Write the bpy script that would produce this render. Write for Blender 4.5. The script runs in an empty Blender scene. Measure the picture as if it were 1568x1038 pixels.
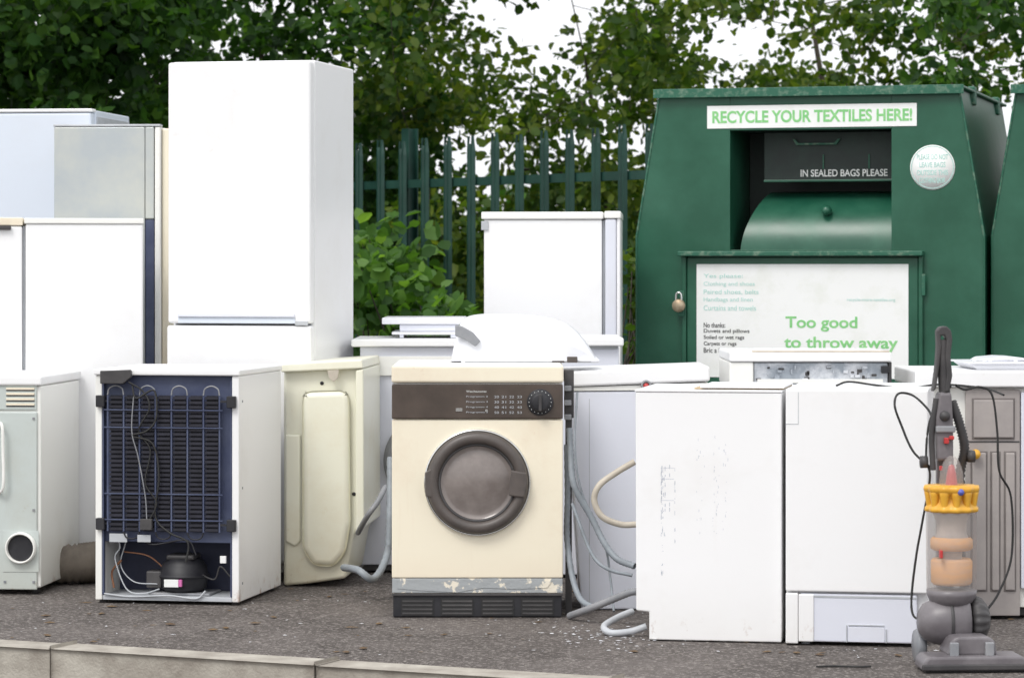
import bpy, bmesh, math, random
import numpy as np
from mathutils import Vector, Matrix, noise
random.seed(4); rng=np.random.default_rng(7)
# ---- survey of the site: camera 1.17 m above the footway, horizon row 410 of the 1568 px wide print
F=4590.0; H=1.1656; YH=410.0
def X(px,Y): return (px-784)*Y/F
def Z(py,Y): return H-(py-YH)*Y/F
scene=bpy.context.scene
col=scene.collection
# ---------------------------------------------------------------- materials
def newmat(name):
    m=bpy.data.materials.new(name); m.use_nodes=True
    nt=m.node_tree; return m,nt,nt.nodes['Principled BSDF']
def pmat(name,c1,c2=None,scale=3.0,rough=.4,bump=0.0,bscale=40.,metal=0.,lo=.4,hi=.7,detail=5,stretch=(1,1,1),spec=.5):
    m,nt,b=newmat(name); N=nt.nodes; L=nt.links
    b.inputs['Base Color'].default_value=(*c1,1); b.inputs['Roughness'].default_value=rough
    b.inputs['Metallic'].default_value=metal; b.inputs['Specular IOR Level'].default_value=spec
    tc=N.new('ShaderNodeTexCoord'); mp=N.new('ShaderNodeMapping'); mp.inputs['Scale'].default_value=stretch
    L.new(tc.outputs['Object'],mp.inputs['Vector'])
    if c2 is not None:
        n=N.new('ShaderNodeTexNoise'); n.inputs['Scale'].default_value=scale; n.inputs['Detail'].default_value=detail
        n.inputs['Roughness'].default_value=.65
        r=N.new('ShaderNodeValToRGB'); r.color_ramp.elements[0].position=lo; r.color_ramp.elements[1].position=hi
        r.color_ramp.elements[0].color=(*c1,1); r.color_ramp.elements[1].color=(*c2,1)
        L.new(mp.outputs[0],n.inputs['Vector']); L.new(n.outputs['Fac'],r.inputs['Fac']); L.new(r.outputs['Color'],b.inputs['Base Color'])
        mr=N.new('ShaderNodeMapRange'); mr.inputs['To Min'].default_value=rough*.8; mr.inputs['To Max'].default_value=min(1,rough*1.35)
        L.new(n.outputs['Fac'],mr.inputs['Value']); L.new(mr.outputs[0],b.inputs['Roughness'])
    if bump>0:
        n2=N.new('ShaderNodeTexNoise'); n2.inputs['Scale'].default_value=bscale; n2.inputs['Detail'].default_value=4
        bp=N.new('ShaderNodeBump'); bp.inputs['Strength'].default_value=bump; bp.inputs['Distance'].default_value=.01
        L.new(mp.outputs[0],n2.inputs['Vector']); L.new(n2.outputs['Fac'],bp.inputs['Height']); L.new(bp.outputs[0],b.inputs['Normal'])
    return m
def enamel(name,c,dirt=(.55,.50,.42),amt=.25,low=True,rough=.32):
    """painted steel: faint grime clouds, drip streaks, scratches, and dirt and rust gathering close to the ground"""
    m,nt,b=newmat(name); N=nt.nodes; L=nt.links
    b.inputs['Roughness'].default_value=rough
    tc=N.new('ShaderNodeTexCoord'); oi=N.new('ShaderNodeObjectInfo')
    va=N.new('ShaderNodeVectorMath'); va.operation='ADD'; L.new(tc.outputs['Object'],va.inputs[0])
    cb=N.new('ShaderNodeCombineXYZ'); ml=N.new('ShaderNodeMath'); ml.operation='MULTIPLY'; ml.inputs[1].default_value=37
    L.new(oi.outputs['Random'],ml.inputs[0]); L.new(ml.outputs[0],cb.inputs[0]); L.new(ml.outputs[0],cb.inputs[1]); L.new(cb.outputs[0],va.inputs[1])
    def nz(scale,stretch,a_,b_,detail=7,rg=.68):
        mp=N.new('ShaderNodeMapping'); mp.inputs['Scale'].default_value=stretch; L.new(va.outputs[0],mp.inputs['Vector'])
        n=N.new('ShaderNodeTexNoise'); n.inputs['Scale'].default_value=scale; n.inputs['Detail'].default_value=detail; n.inputs['Roughness'].default_value=rg
        L.new(mp.outputs[0],n.inputs['Vector'])
        r=N.new('ShaderNodeMapRange'); r.inputs['From Min'].default_value=a_; r.inputs['From Max'].default_value=b_; L.new(n.outputs['Fac'],r.inputs['Value'])
        return n,r
    n,r1=nz(2.3,(1,1,1),.50,.80); _,r2=nz(1.5,(16,16,1.1),.62,.90); _,r3=nz(34,(1,1,1),.64,.76,3)
    def add(a_,b_,op='ADD'):
        q=N.new('ShaderNodeMath'); q.operation=op; L.new(a_,q.inputs[0])
        if isinstance(b_,float): q.inputs[1].default_value=b_
        else: L.new(b_,q.inputs[1])
        return q.outputs[0]
    sx=N.new('ShaderNodeSeparateXYZ'); L.new(tc.outputs['Object'],sx.inputs[0])
    g=N.new('ShaderNodeMapRange'); g.inputs['From Min'].default_value=.22; g.inputs['From Max'].default_value=0.0
    g.inputs['To Max'].default_value=1.8 if low else 0; L.new(sx.outputs['Z'],g.inputs['Value'])
    gm=add(g.outputs[0],n.outputs['Fac'],'MULTIPLY')
    r3r=add(add(r3.outputs[0],r1.outputs[0],'MULTIPLY'),2.0,'MULTIPLY')
    tot=add(add(add(r1.outputs[0],add(r2.outputs[0],.6,'MULTIPLY')),gm),r3r)
    mu=N.new('ShaderNodeMath'); mu.operation='MULTIPLY'; mu.use_clamp=True; mu.inputs[1].default_value=amt; L.new(tot,mu.inputs[0])
    mx=N.new('ShaderNodeMixRGB'); mx.inputs['Color1'].default_value=(*c,1); mx.inputs['Color2'].default_value=(*dirt,1)
    L.new(mu.outputs[0],mx.inputs['Fac'])
    # rust blooms near the bottom edges
    _,rr_=nz(22,(1,1,.7),.56,.66,6); g2=N.new('ShaderNodeMapRange'); g2.inputs['From Min'].default_value=.08; g2.inputs['From Max'].default_value=.0; L.new(sx.outputs['Z'],g2.inputs['Value'])
    rf=add(add(rr_.outputs[0],g2.outputs[0],'MULTIPLY'),.75 if low else 0.0,'MULTIPLY')
    m2=N.new('ShaderNodeMixRGB'); L.new(rf,m2.inputs['Fac']); L.new(mx.outputs[0],m2.inputs['Color1']); m2.inputs['Color2'].default_value=(.30,.14,.06,1)
    L.new(m2.outputs[0],b.inputs['Base Color'])
    rr=N.new('ShaderNodeMapRange'); rr.inputs['To Min'].default_value=rough; rr.inputs['To Max'].default_value=.7; L.new(mu.outputs[0],rr.inputs['Value']); L.new(rr.outputs[0],b.inputs['Roughness'])
    bp=N.new('ShaderNodeBump'); bp.inputs['Strength'].default_value=.10; bp.inputs['Distance'].default_value=.02
    L.new(n.outputs['Fac'],bp.inputs['Height']); L.new(bp.outputs[0],b.inputs['Normal'])
    return m
M={}
M['white']=enamel('white_enamel',(.89,.892,.90),amt=.20)
M['white2']=enamel('white_enamel_warm',(.87,.87,.835),amt=.28)
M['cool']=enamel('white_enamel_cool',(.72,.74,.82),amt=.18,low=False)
M['hood']=enamel('white_plastic',(.80,.81,.85),amt=.14,low=False,rough=.28)
M['blue']=enamel('white_enamel_blueish',(.70,.76,.85),amt=.12)
M['cream']=enamel('cream_enamel',(.88,.81,.65),dirt=(.62,.42,.27),amt=.36)
M['ivory']=enamel('ivory_plastic',(.84,.83,.69),dirt=(.6,.46,.24),amt=.34,rough=.3)
M['sage']=enamel('grey_green_panel',(.54,.59,.57),dirt=(.4,.38,.30),amt=.5)
M['silver']=pmat('brushed_silver',(.48,.52,.54),(.62,.63,.57),2.5,.3,metal=.45)
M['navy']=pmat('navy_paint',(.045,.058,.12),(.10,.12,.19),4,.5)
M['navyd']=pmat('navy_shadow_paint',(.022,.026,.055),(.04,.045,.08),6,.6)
M['black']=pmat('black_paint',(.012,.012,.016),(.03,.03,.035),8,.5)
M['fin']=pmat('condenser_black',(.010,.010,.018),(.026,.026,.042),12,.6)
M['dark']=pmat('dark_plastic',(.045,.043,.045),(.085,.08,.08),6,.5)
M['rubber']=pmat('rubber',(.02,.02,.02),None,rough=.6)
M['grey']=pmat('grey_plastic',(.22,.23,.25),(.32,.32,.33),8,.45)
M['lgrey']=pmat('light_grey_plastic',(.5,.52,.55),(.4,.42,.44),8,.45)
M['brown']=pmat('brown_fascia',(.06,.045,.036),(.10,.075,.06),5,.38)
M['ring']=pmat('door_ring_plastic',(.075,.065,.06),(.12,.10,.09),7,.4)
M['chrome']=pmat('chrome',(.7,.7,.68),None,rough=.2,metal=1)
M['glass']=pmat('washer_door_glass',(.17,.145,.135),(.36,.32,.30),4,.14,lo=.35,hi=.75)
M['zinc']=pmat('galvanised_steel',(.36,.40,.45),(.72,.74,.78),9,.4,metal=.5,lo=.42,hi=.58,bump=.3,bscale=30)
M['tape']=pmat('peeling_tape',(.36,.38,.39),(.80,.74,.62),16,.7,lo=.54,hi=.58,bump=.3)
M['green']=pmat('green_bin_paint',(.009,.078,.042),(.022,.115,.068),3,.34,bump=.10,bscale=12)
M['green2']=pmat('green_bin_drum',(.012,.085,.05),(.03,.13,.08),5,.3,bump=.15,bscale=6)
M['gedge']=pmat('green_bin_worn_edge',(.016,.11,.065),(.18,.26,.19),30,.5,lo=.5,hi=.72)
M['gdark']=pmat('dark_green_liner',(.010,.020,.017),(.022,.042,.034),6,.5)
M['fence']=pmat('fence_green_powder_coat',(.006,.038,.028),(.014,.065,.048),5,.5)
M['sign']=pmat('sign_vinyl',(.86,.87,.86),(.74,.76,.70),7,.35,lo=.5,hi=.85)
M['tgreen']=pmat('sign_green_print',(.20,.56,.20),(.32,.66,.28),20,.5)
M['tblue']=pmat('sign_faded_print',(.42,.68,.62),None,rough=.5)
M['tblack']=pmat('sign_black_print',(.03,.03,.03),None,rough=.5)
M['twhite']=pmat('sign_white_print',(.78,.80,.78),None,rough=.5)
M['wood']=pmat('chipboard_edge',(.42,.30,.17),(.62,.50,.33),40,.7)
M['taupe']=pmat('taupe_cabinet_paint',(.33,.30,.29),(.42,.38,.36),5,.5)
M['taupedark']=pmat('taupe_cabinet_groove',(.16,.14,.135),(.22,.2,.19),5,.6)
M['orange']=pmat('orange_plastic',(.80,.44,.05),(.66,.32,.03),9,.3)
M['dust']=pmat('dust_orange',(.85,.44,.15),(.66,.44,.30),10,.85,stretch=(1,1,5))
M['shroud']=pmat('cyclone_shroud_plastic',(.58,.50,.44),(.44,.39,.36),18,.5)
M['purple']=pmat('mauve_grey_plastic',(.13,.118,.127),(.20,.185,.195),9,.35)
M['red']=pmat('red_plastic',(.50,.04,.04),None,rough=.4)
M['bluep']=pmat('blue_plastic',(.10,.12,.45),None,rough=.4)
M['pink']=pmat('pink_label',(.65,.16,.42),None,rough=.5)
M['duct']=pmat('duct_foil',(.20,.17,.14),(.12,.10,.08),9,.7)
M['hose']=pmat('grey_hose',(.27,.30,.33),(.20,.22,.24),20,.5)
M['creamhose']=pmat('beige_hose',(.55,.50,.42),(.45,.40,.33),20,.5)
M['scuff']=pmat('scuff',(.46,.49,.57),None,rough=.8)
M['copper']=pmat('copper',(.35,.17,.10),None,rough=.4,metal=.6)
M['brass']=pmat('padlock_brass',(.5,.42,.3),(.3,.2,.12),30,.4,metal=.5)
m,nt,b=newmat('clear_plastic'); tr=nt.nodes.new('ShaderNodeBsdfTransparent'); tr.inputs[0].default_value=(.95,.93,.92,1)
mx=nt.nodes.new('ShaderNodeMixShader'); mx.inputs[0].default_value=.27
b.inputs['Base Color'].default_value=(.55,.53,.52,1); b.inputs['Roughness'].default_value=.12
nt.links.new(tr.outputs[0],mx.inputs[1]); nt.links.new(b.outputs[0],mx.inputs[2])
nt.links.new(mx.outputs[0],nt.nodes['Material Output'].inputs['Surface']); M['clear']=m
# ---------------------------------------------------------------- mesh helpers
def link(name,me,parent,mat,smooth=False):
    o=bpy.data.objects.new(name,me); col.objects.link(o)
    if parent is not None: o.parent=parent
    if mat is not None: me.materials.append(M[mat] if isinstance(mat,str) else mat)
    if smooth:
        for p in me.polygons: p.use_smooth = len(p.vertices)<=4
    return o
def bm_out(bm,name,parent,mat,smooth=False):
    bmesh.ops.recalc_face_normals(bm,faces=bm.faces)
    me=bpy.data.meshes.new(name); bm.to_mesh(me); bm.free()
    return link(name,me,parent,mat,smooth)
def add_box(bm,x0,x1,y0,y1,z0,z1,bev=0,seg=2):
    r=bmesh.ops.create_cube(bm,size=1); vs=r['verts']
    for v in vs:
        v.co=Vector(((x0+x1)/2+v.co.x*(x1-x0),(y0+y1)/2+v.co.y*(y1-y0),(z0+z1)/2+v.co.z*(z1-z0)))
    if bev>0:
        es=list({e for v in vs for e in v.link_edges})
        bmesh.ops.bevel(bm,geom=es,offset=bev,segments=seg,affect='EDGES',profile=.5)
def box(p,name,x0,x1,y0,y1,z0,z1,mat,bev=.003,seg=2):
    if x1<x0:x0,x1=x1,x0
    if z1<z0:z0,z1=z1,z0
    bm=bmesh.new(); add_box(bm,x0,x1,y0,y1,z0,z1,min(bev,(x1-x0)*.4,(y1-y0)*.4,(z1-z0)*.4),seg)
    return bm_out(bm,name,p,mat)
def boxes(p,name,lst,mat,bev=0):
    bm=bmesh.new()
    for b in lst: add_box(bm,*b,bev,1)
    return bm_out(bm,name,p,mat)
def prism(p,name,pts,y0,y1,mat,bev=.004,seg=2,smooth=False):
    bm=bmesh.new(); vs=[bm.verts.new((x,y0,z)) for x,z in pts]; f=bm.faces.new(vs)
    r=bmesh.ops.extrude_face_region(bm,geom=[f])
    for v in [g for g in r['geom'] if isinstance(g,bmesh.types.BMVert)]: v.co.y=y1
    if bev>0: bmesh.ops.bevel(bm,geom=list(bm.edges),offset=bev,segments=seg,affect='EDGES',profile=.5)
    return bm_out(bm,name,p,mat,smooth)
def lathe(p,name,c,prof,mat,axis='Y',seg=48,ribs=0,ribamp=0):
    bm=bmesh.new(); rings=[]
    for r,h in prof:
        ring=[]
        for i in range(seg):
            a=2*math.pi*i/seg; rr=max(r,1e-4)*(1+(ribamp*math.cos(ribs*a) if ribs else 0))
            u,v=rr*math.cos(a),rr*math.sin(a)
            if axis=='Y': co=(c[0]+u,c[1]+h,c[2]+v)
            elif axis=='Z': co=(c[0]+u,c[1]+v,c[2]+h)
            else: co=(c[0]+h,c[1]+u,c[2]+v)
            ring.append(bm.verts.new(co))
        rings.append(ring)
    for a,b_ in zip(rings,rings[1:]):
        for i in range(seg):
            j=(i+1)%seg; bm.faces.new((a[i],a[j],b_[j],b_[i]))
    return bm_out(bm,name,p,mat,True)
def catmull(pts,n=8):
    P=[Vector(p) for p in pts]; P=[2*P[0]-P[1]]+P+[2*P[-1]-P[-2]]; out=[]
    for i in range(1,len(P)-2):
        a,b_,c,d=P[i-1:i+3]
        for k in range(n):
            t=k/n
            out.append(.5*((2*b_)+(-a+c)*t+(2*a-5*b_+4*c-d)*t*t+(-a+3*b_-3*c+d)*t**3))
    out.append(P[-2]); return out
def tube_bm(bm,P,rad,seg=8):
    n=len(P); prev=None; up=Vector((0.13,0.31,1)).normalized()
    for i in range(n):
        t=(P[min(i+1,n-1)]-P[max(i-1,0)])
        if t.length<1e-9: t=Vector((0,0,1))
        t.normalize()
        a=t.cross(up)
        if a.length<.05: a=t.cross(Vector((1,0,0)))
        a.normalize(); b_=t.cross(a)
        r=rad[i] if hasattr(rad,'__len__') else rad
        ring=[bm.verts.new(P[i]+a*(r*math.cos(2*math.pi*k/seg))+b_*(r*math.sin(2*math.pi*k/seg))) for k in range(seg)]
        if prev:
            for k in range(seg):
                j=(k+1)%seg; bm.faces.new((prev[k],prev[j],ring[j],ring[k]))
        prev=ring
def tube(p,name,pts,r,mat,n=8,seg=10,corr=0):
    P=catmull(pts,n)
    rs=[r*(1+ (corr if i%2 else -corr)) for i in range(len(P))] if corr else r
    bm=bmesh.new(); tube_bm(bm,P,rs,seg); return bm_out(bm,name,p,mat,True)
class G:
    """a group (one real object): origin at a front bottom corner, x right, y into the depth, z up"""
    def __init__(s,name,px0,Y0,rot=0,z0=0):
        s.e=bpy.data.objects.new(name,None); col.objects.link(s.e); s.e.empty_display_size=.1
        s.X0=X(px0,Y0); s.Y0=Y0; s.r=math.radians(rot); s.z0=z0
        s.e.location=(s.X0,Y0,z0); s.e.rotation_euler=(0,0,s.r)
    def x(s,px,dy=0):
        c,si=math.cos(s.r),math.sin(s.r); k=(px-784)/F
        return (k*(s.Y0+dy*c)-s.X0+dy*si)/(c-k*si)
    def z(s,py,px=None,dy=0):
        lx=s.x(px,dy) if px is not None else 0
        return Z(py,s.Y0+lx*math.sin(s.r)+dy*math.cos(s.r))-s.z0
    def box(s,name,a,b,t,bt,y0,y1,mat,bev=.003,seg=2,ref=None):
        return box(s.e,name,s.x(a),s.x(b),y0,y1,s.z(bt,ref),s.z(t,ref),mat,bev,seg)
    def P(s,px,py,dy=0): return (s.x(px,dy),dy,s.z(py,px,dy))
def text(g,name,body,x0,x1,z0,z1,y,mat,off=.0):
    cu=bpy.data.curves.new(name,'FONT'); cu.body=body; cu.size=.1; cu.extrude=.0004; cu.offset=off
    cu.materials.append(M[mat])
    o=bpy.data.objects.new(name,cu); col.objects.link(o)
    bpy.context.view_layer.update()
    w,h=max(o.dimensions.x,1e-3),max(o.dimensions.y,1e-3)
    bb=o.bound_box; bx=min(v[0] for v in bb); by=min(v[1] for v in bb)
    sx,sy=(x1-x0)/w,(z1-z0)/h
    o.parent=g; o.rotation_euler=(math.pi/2,0,0); o.scale=(sx,sy,1)
    o.location=(x0-bx*sx,y,z0-by*sy); return o
# ================================================================= CAMERA + LIGHT
cam=bpy.data.cameras.new('camera'); co=bpy.data.objects.new('camera',cam); col.objects.link(co)
co.location=(0,0,H); co.rotation_euler=(math.pi/2,0,0)
cam.lens=36*F/1568; cam.sensor_width=36; cam.shift_y=-(518.5-YH)/1568; cam.clip_end=3000; cam.clip_start=.1
cam.dof.use_dof=True; cam.dof.focus_distance=10.2; cam.dof.aperture_fstop=7.1
scene.camera=co
w=bpy.data.worlds.new('World'); scene.world=w; w.use_nodes=True
nt=w.node_tree; bg=nt.nodes['Background']; sky=nt.nodes.new('ShaderNodeTexSky'); sky.sky_type='NISHITA'; sky.sun_disc=False
SE,SR=math.radians(52),math.radians(212)
sky.sun_elevation=SE; sky.sun_rotation=SR; sky.dust_density=6; sky.air_density=1.0; sky.ozone_density=1
hs=nt.nodes.new('ShaderNodeHueSaturation'); hs.inputs['Saturation'].default_value=.12
mix=nt.nodes.new('ShaderNodeMixRGB'); mix.inputs['Fac'].default_value=.75; mix.inputs['Color2'].default_value=(9.3,9.4,9.7,1)
nt.links.new(sky.outputs[0],hs.inputs['Color']); nt.links.new(hs.outputs[0],mix.inputs['Color1']); nt.links.new(mix.outputs[0],bg.inputs['Color'])
bg.inputs['Strength'].default_value=.15
sl=bpy.data.lights.new('sun','SUN'); sl.energy=1.45; sl.angle=math.radians(20); sl.color=(1,.97,.92)
so=bpy.data.objects.new('sun',sl); col.objects.link(so)
d=Vector((math.sin(SR)*math.cos(SE),math.cos(SR)*math.cos(SE),math.sin(SE)))
so.rotation_euler=d.to_track_quat('Z','Y').to_euler(); so.location=(-3,-3,8)
scene.view_settings.view_transform='Standard'; scene.view_settings.look='None'; scene.view_settings.exposure=0
# ================================================================= GROUND
def sheet(name,pts,z,mat):
    me=bpy.data.meshes.new(name); me.from_pydata([(a,b_,z) for a,b_ in pts],[],[tuple(range(len(pts)))]); return link(name,me,None,mat)
def asphalt(name,c1,c2,c3):
    m,nt,b=newmat(name); N=nt.nodes; L=nt.links; tc=N.new('ShaderNodeTexCoord')
    n=N.new('ShaderNodeTexNoise'); n.inputs['Scale'].default_value=1.6; n.inputs['Detail'].default_value=9; n.inputs['Roughness'].default_value=.75
    L.new(tc.outputs['Object'],n.inputs['Vector'])
    r=N.new('ShaderNodeValToRGB'); r.color_ramp.elements[0].position=.38; r.color_ramp.elements[1].position=.64
    r.color_ramp.elements[0].color=(*c1,1); r.color_ramp.elements[1].color=(*c2,1); L.new(n.outputs['Fac'],r.inputs['Fac'])
    v=N.new('ShaderNodeTexVoronoi'); v.inputs['Scale'].default_value=120; L.new(tc.outputs['Object'],v.inputs['Vector'])
    sc=N.new('ShaderNodeSeparateColor'); L.new(v.outputs['Color'],sc.inputs[0])
    mr=N.new('ShaderNodeMapRange'); mr.inputs['From Min'].default_value=.68; mr.inputs['From Max'].default_value=1; mr.inputs['To Max'].default_value=.85
    L.new(sc.outputs[0],mr.inputs['Value'])
    mx=N.new('ShaderNodeMixRGB'); L.new(mr.outputs[0],mx.inputs['Fac']); L.new(r.outputs['Color'],mx.inputs['Color1']); mx.inputs['Color2'].default_value=(*c3,1)
    L.new(mx.outputs[0],b.inputs['Base Color']); b.inputs['Roughness'].default_value=.85; b.inputs['Specular IOR Level'].default_value=.3
    bp=N.new('ShaderNodeBump'); bp.inputs['Strength'].default_value=.9; bp.inputs['Distance'].default_value=.006
    L.new(v.outputs['Distance'],bp.inputs['Height']); L.new(bp.outputs[0],b.inputs['Normal']); return m
A1=asphalt('footway_asphalt',(.070,.060,.055),(.145,.127,.118),(.32,.29,.27))
A2=asphalt('road_asphalt',(.055,.045,.038),(.10,.085,.072),(.20,.18,.16))
soil=pmat('soil_and_grass',(.05,.06,.025),(.07,.055,.035),3,.95,bump=.5)
K0=Vector((X(0,9.386),9.386,0)); kd=Vector((.91,-.4147,0)).normalized(); kn=Vector((kd.y,-kd.x,0))
sheet('ground',[(-900,-900),(900,-900),(900,900),(-900,900)],-.112,soil)
a=K0-kd*14; b2=K0+kd*22
sheet('road',[tuple((a+kn*.1)[:2]),(a.x,-20),(b2.x,-20),tuple((b2+kn*.1)[:2])],-.10,A2)
sheet('pavement',[tuple(a[:2]),tuple(b2[:2]),(b2.x,15.6),(a.x,15.6)],0.0,A1)
sheet('grass_verge',[(-40,15.2),(40,15.2),(40,70),(-40,70)],.004,soil)
km=pmat('kerb_concrete',(.27,.24,.205),(.46,.43,.375),7,.85,bump=.35,bscale=120,lo=.35,hi=.65,detail=9)
bm=bmesh.new()
s=.276-.915*16
while s<21:
    r=bmesh.ops.create_cube(bm,size=1)['verts']; Lh=.909
    c=K0+kd*(s+.4575)
    jit=random.uniform(-.003,.003); jz=random.uniform(-.0015,.0015)
    for v in r:
        lx,ly,lz=v.co; v.co=c+kd*(lx*Lh)+kn*(.0625+ly*.125+jit)+Vector((0,0,-.078+lz*.164+jz))
    bmesh.ops.bevel(bm,geom=list({e for v in r for e in v.link_edges}),offset=.011,segments=4,affect='EDGES',profile=.5)
    s+=.915
bm_out(bm,'kerb',None,km)
def litter(name,n,fx,fy,size,cols):
    bm=bmesh.new()
    for i in range(n):
        px,Y=fx(),fy(); x=X(px,Y); sz=size*random.uniform(.4,1.6)
        if (Y-K0.y)*kd.x-(x-K0.x)*kd.y<.02: continue
        r=bmesh.ops.create_icosphere(bm,subdivisions=1,radius=sz)['verts']; a_=random.random()*6.3
        st=random.uniform(.5,1.8)
        for v in r:
            u,vv,ww=v.co*random.uniform(.75,1.2); u*=st; vv/=st; ww*=.3
            v.co=Vector((x+u*math.cos(a_)-vv*math.sin(a_),Y+u*math.sin(a_)+vv*math.cos(a_),.002+abs(ww)))
    return bm_out(bm,name,None,cols)
litter('litter',150,lambda:random.uniform(-50,1600),lambda:random.uniform(8.9,10.7),.0042,'hood')
litter('litter',110,lambda:random.gauss(930,45),lambda:random.gauss(9.5,.14),.0048,'hood')
litter('gravel',420,lambda:random.uniform(-50,1600),lambda:random.uniform(8.7,11.2),.005,pmat('grit',(.14,.12,.10),(.30,.27,.23),60,.9))
litter('dead_leaves',110,lambda:random.uniform(-50,1600),lambda:random.uniform(9,11),.012,pmat('dead_leaf',(.10,.06,.03),(.2,.13,.06),30,.9))
# ================================================================= VEGETATION
def leafmat(name,ca,cb,cc,trans=.42):
    m,nt,b=newmat(name); N=nt.nodes; L=nt.links
    gm=N.new('ShaderNodeNewGeometry'); r=N.new('ShaderNodeValToRGB'); e=r.color_ramp.elements
    e[0].color=(*ca,1); e[1].color=(*cc,1); k=e.new(.55); k.color=(*cb,1)
    tc=N.new('ShaderNodeTexCoord'); n=N.new('ShaderNodeTexNoise'); n.inputs['Scale'].default_value=1.6; n.inputs['Detail'].default_value=3
    L.new(tc.outputs['Object'],n.inputs['Vector'])
    mr=N.new('ShaderNodeMapRange'); mr.inputs['From Min'].default_value=.35; mr.inputs['From Max'].default_value=.65; mr.inputs['To Min'].default_value=-.35; mr.inputs['To Max'].default_value=.35
    L.new(n.outputs['Fac'],mr.inputs['Value']); ad=N.new('ShaderNodeMath'); ad.use_clamp=True
    L.new(gm.outputs['Random Per Island'],ad.inputs[0]); L.new(mr.outputs[0],ad.inputs[1])
    L.new(ad.outputs[0],r.inputs['Fac']); L.new(r.outputs['Color'],b.inputs['Base Color'])
    b.inputs['Roughness'].default_value=.5; b.inputs['Specular IOR Level'].default_value=.25
    t=N.new('ShaderNodeBsdfTranslucent'); g2=N.new('ShaderNodeMixRGB'); g2.blend_type='MULTIPLY'; g2.inputs['Fac'].default_value=1; g2.inputs['Color2'].default_value=(2.4,2.4,.8,1)
    L.new(r.outputs['Color'],g2.inputs['Color1']); L.new(g2.outputs[0],t.inputs['Color'])
    mx=N.new('ShaderNodeMixShader'); mx.inputs[0].default_value=trans; L.new(b.outputs[0],mx.inputs[1]); L.new(t.outputs[0],mx.inputs[2])
    L.new(mx.outputs[0],N['Material Output'].inputs['Surface']); return m
LM1=leafmat('leaf_dark',(.014,.042,.010),(.030,.085,.018),(.07,.15,.03))
LM2=leafmat('leaf_mid',(.028,.065,.012),(.062,.115,.020),(.13,.175,.035),.46)
LM3=leafmat('leaf_shrub',(.03,.08,.016),(.065,.15,.032),(.13,.24,.06))
bark=pmat('bark',(.045,.035,.028),(.09,.075,.06),20,.9,bump=.8,bscale=30,stretch=(1,1,.2))
def leaves(name,parent,centers,rads,counts,size,mat,flat=.75):
    C=np.repeat(np.array(centers),counts,axis=0); R=np.repeat(np.array(rads),counts)
    n=len(C); dirs=rng.normal(size=(n,3)); dirs/=np.linalg.norm(dirs,axis=1)[:,None]
    rr=R*rng.random(n)**.6; P=C+dirs*rr[:,None]*np.array([1.25,1,flat])
    t=rng.normal(size=(n,3))*.8+dirs*.7; t[:,2]-=.35; t/=np.linalg.norm(t,axis=1)[:,None]
    nn=rng.normal(size=(n,3))*.7+np.array([0,-.3,.8]); b_=np.cross(nn,t); b_/=np.linalg.norm(b_,axis=1)[:,None]
    nn=np.cross(t,b_)
    s=(size*rng.uniform(.5,1.3,n))[:,None]; wd=s*rng.uniform(.28,.46,n)[:,None]; cu=s*rng.uniform(-.1,.2,n)[:,None]
    V=np.empty((n,6,3)); V[:,0]=P; V[:,1]=P+t*s*.3+b_*wd+nn*cu; V[:,2]=P+t*s*.72+b_*wd*.85+nn*cu*.8; V[:,3]=P+t*s-nn*s*.08
    V[:,4]=P+t*s*.72-b_*wd*.85+nn*cu*.8; V[:,5]=P+t*s*.3-b_*wd+nn*cu
    me=bpy.data.meshes.new(name); me.vertices.add(n*6); me.vertices.foreach_set('co',V.ravel())
    base=np.arange(n)[:,None]*6; idx=np.concatenate([base+np.array([0,1,2,3]),base+np.array([0,3,4,5])],axis=1).ravel()
    me.loops.add(n*8); me.loops.foreach_set('vertex_index',idx); me.polygons.add(n*2)
    me.polygons.foreach_set('loop_start',np.arange(n*2)*4); me.update(calc_edges=True); me.validate()
    return link(name,me,parent,mat)
def opening(x_,z_):
    """gaps in the canopy: a coherent 2-octave field over the row of trees"""
    return noise.noise(Vector((x_*1.7,z_*2.1,3.1)))+.7*noise.noise(Vector((x_*4.2,z_*4.8,8.7)))
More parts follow.
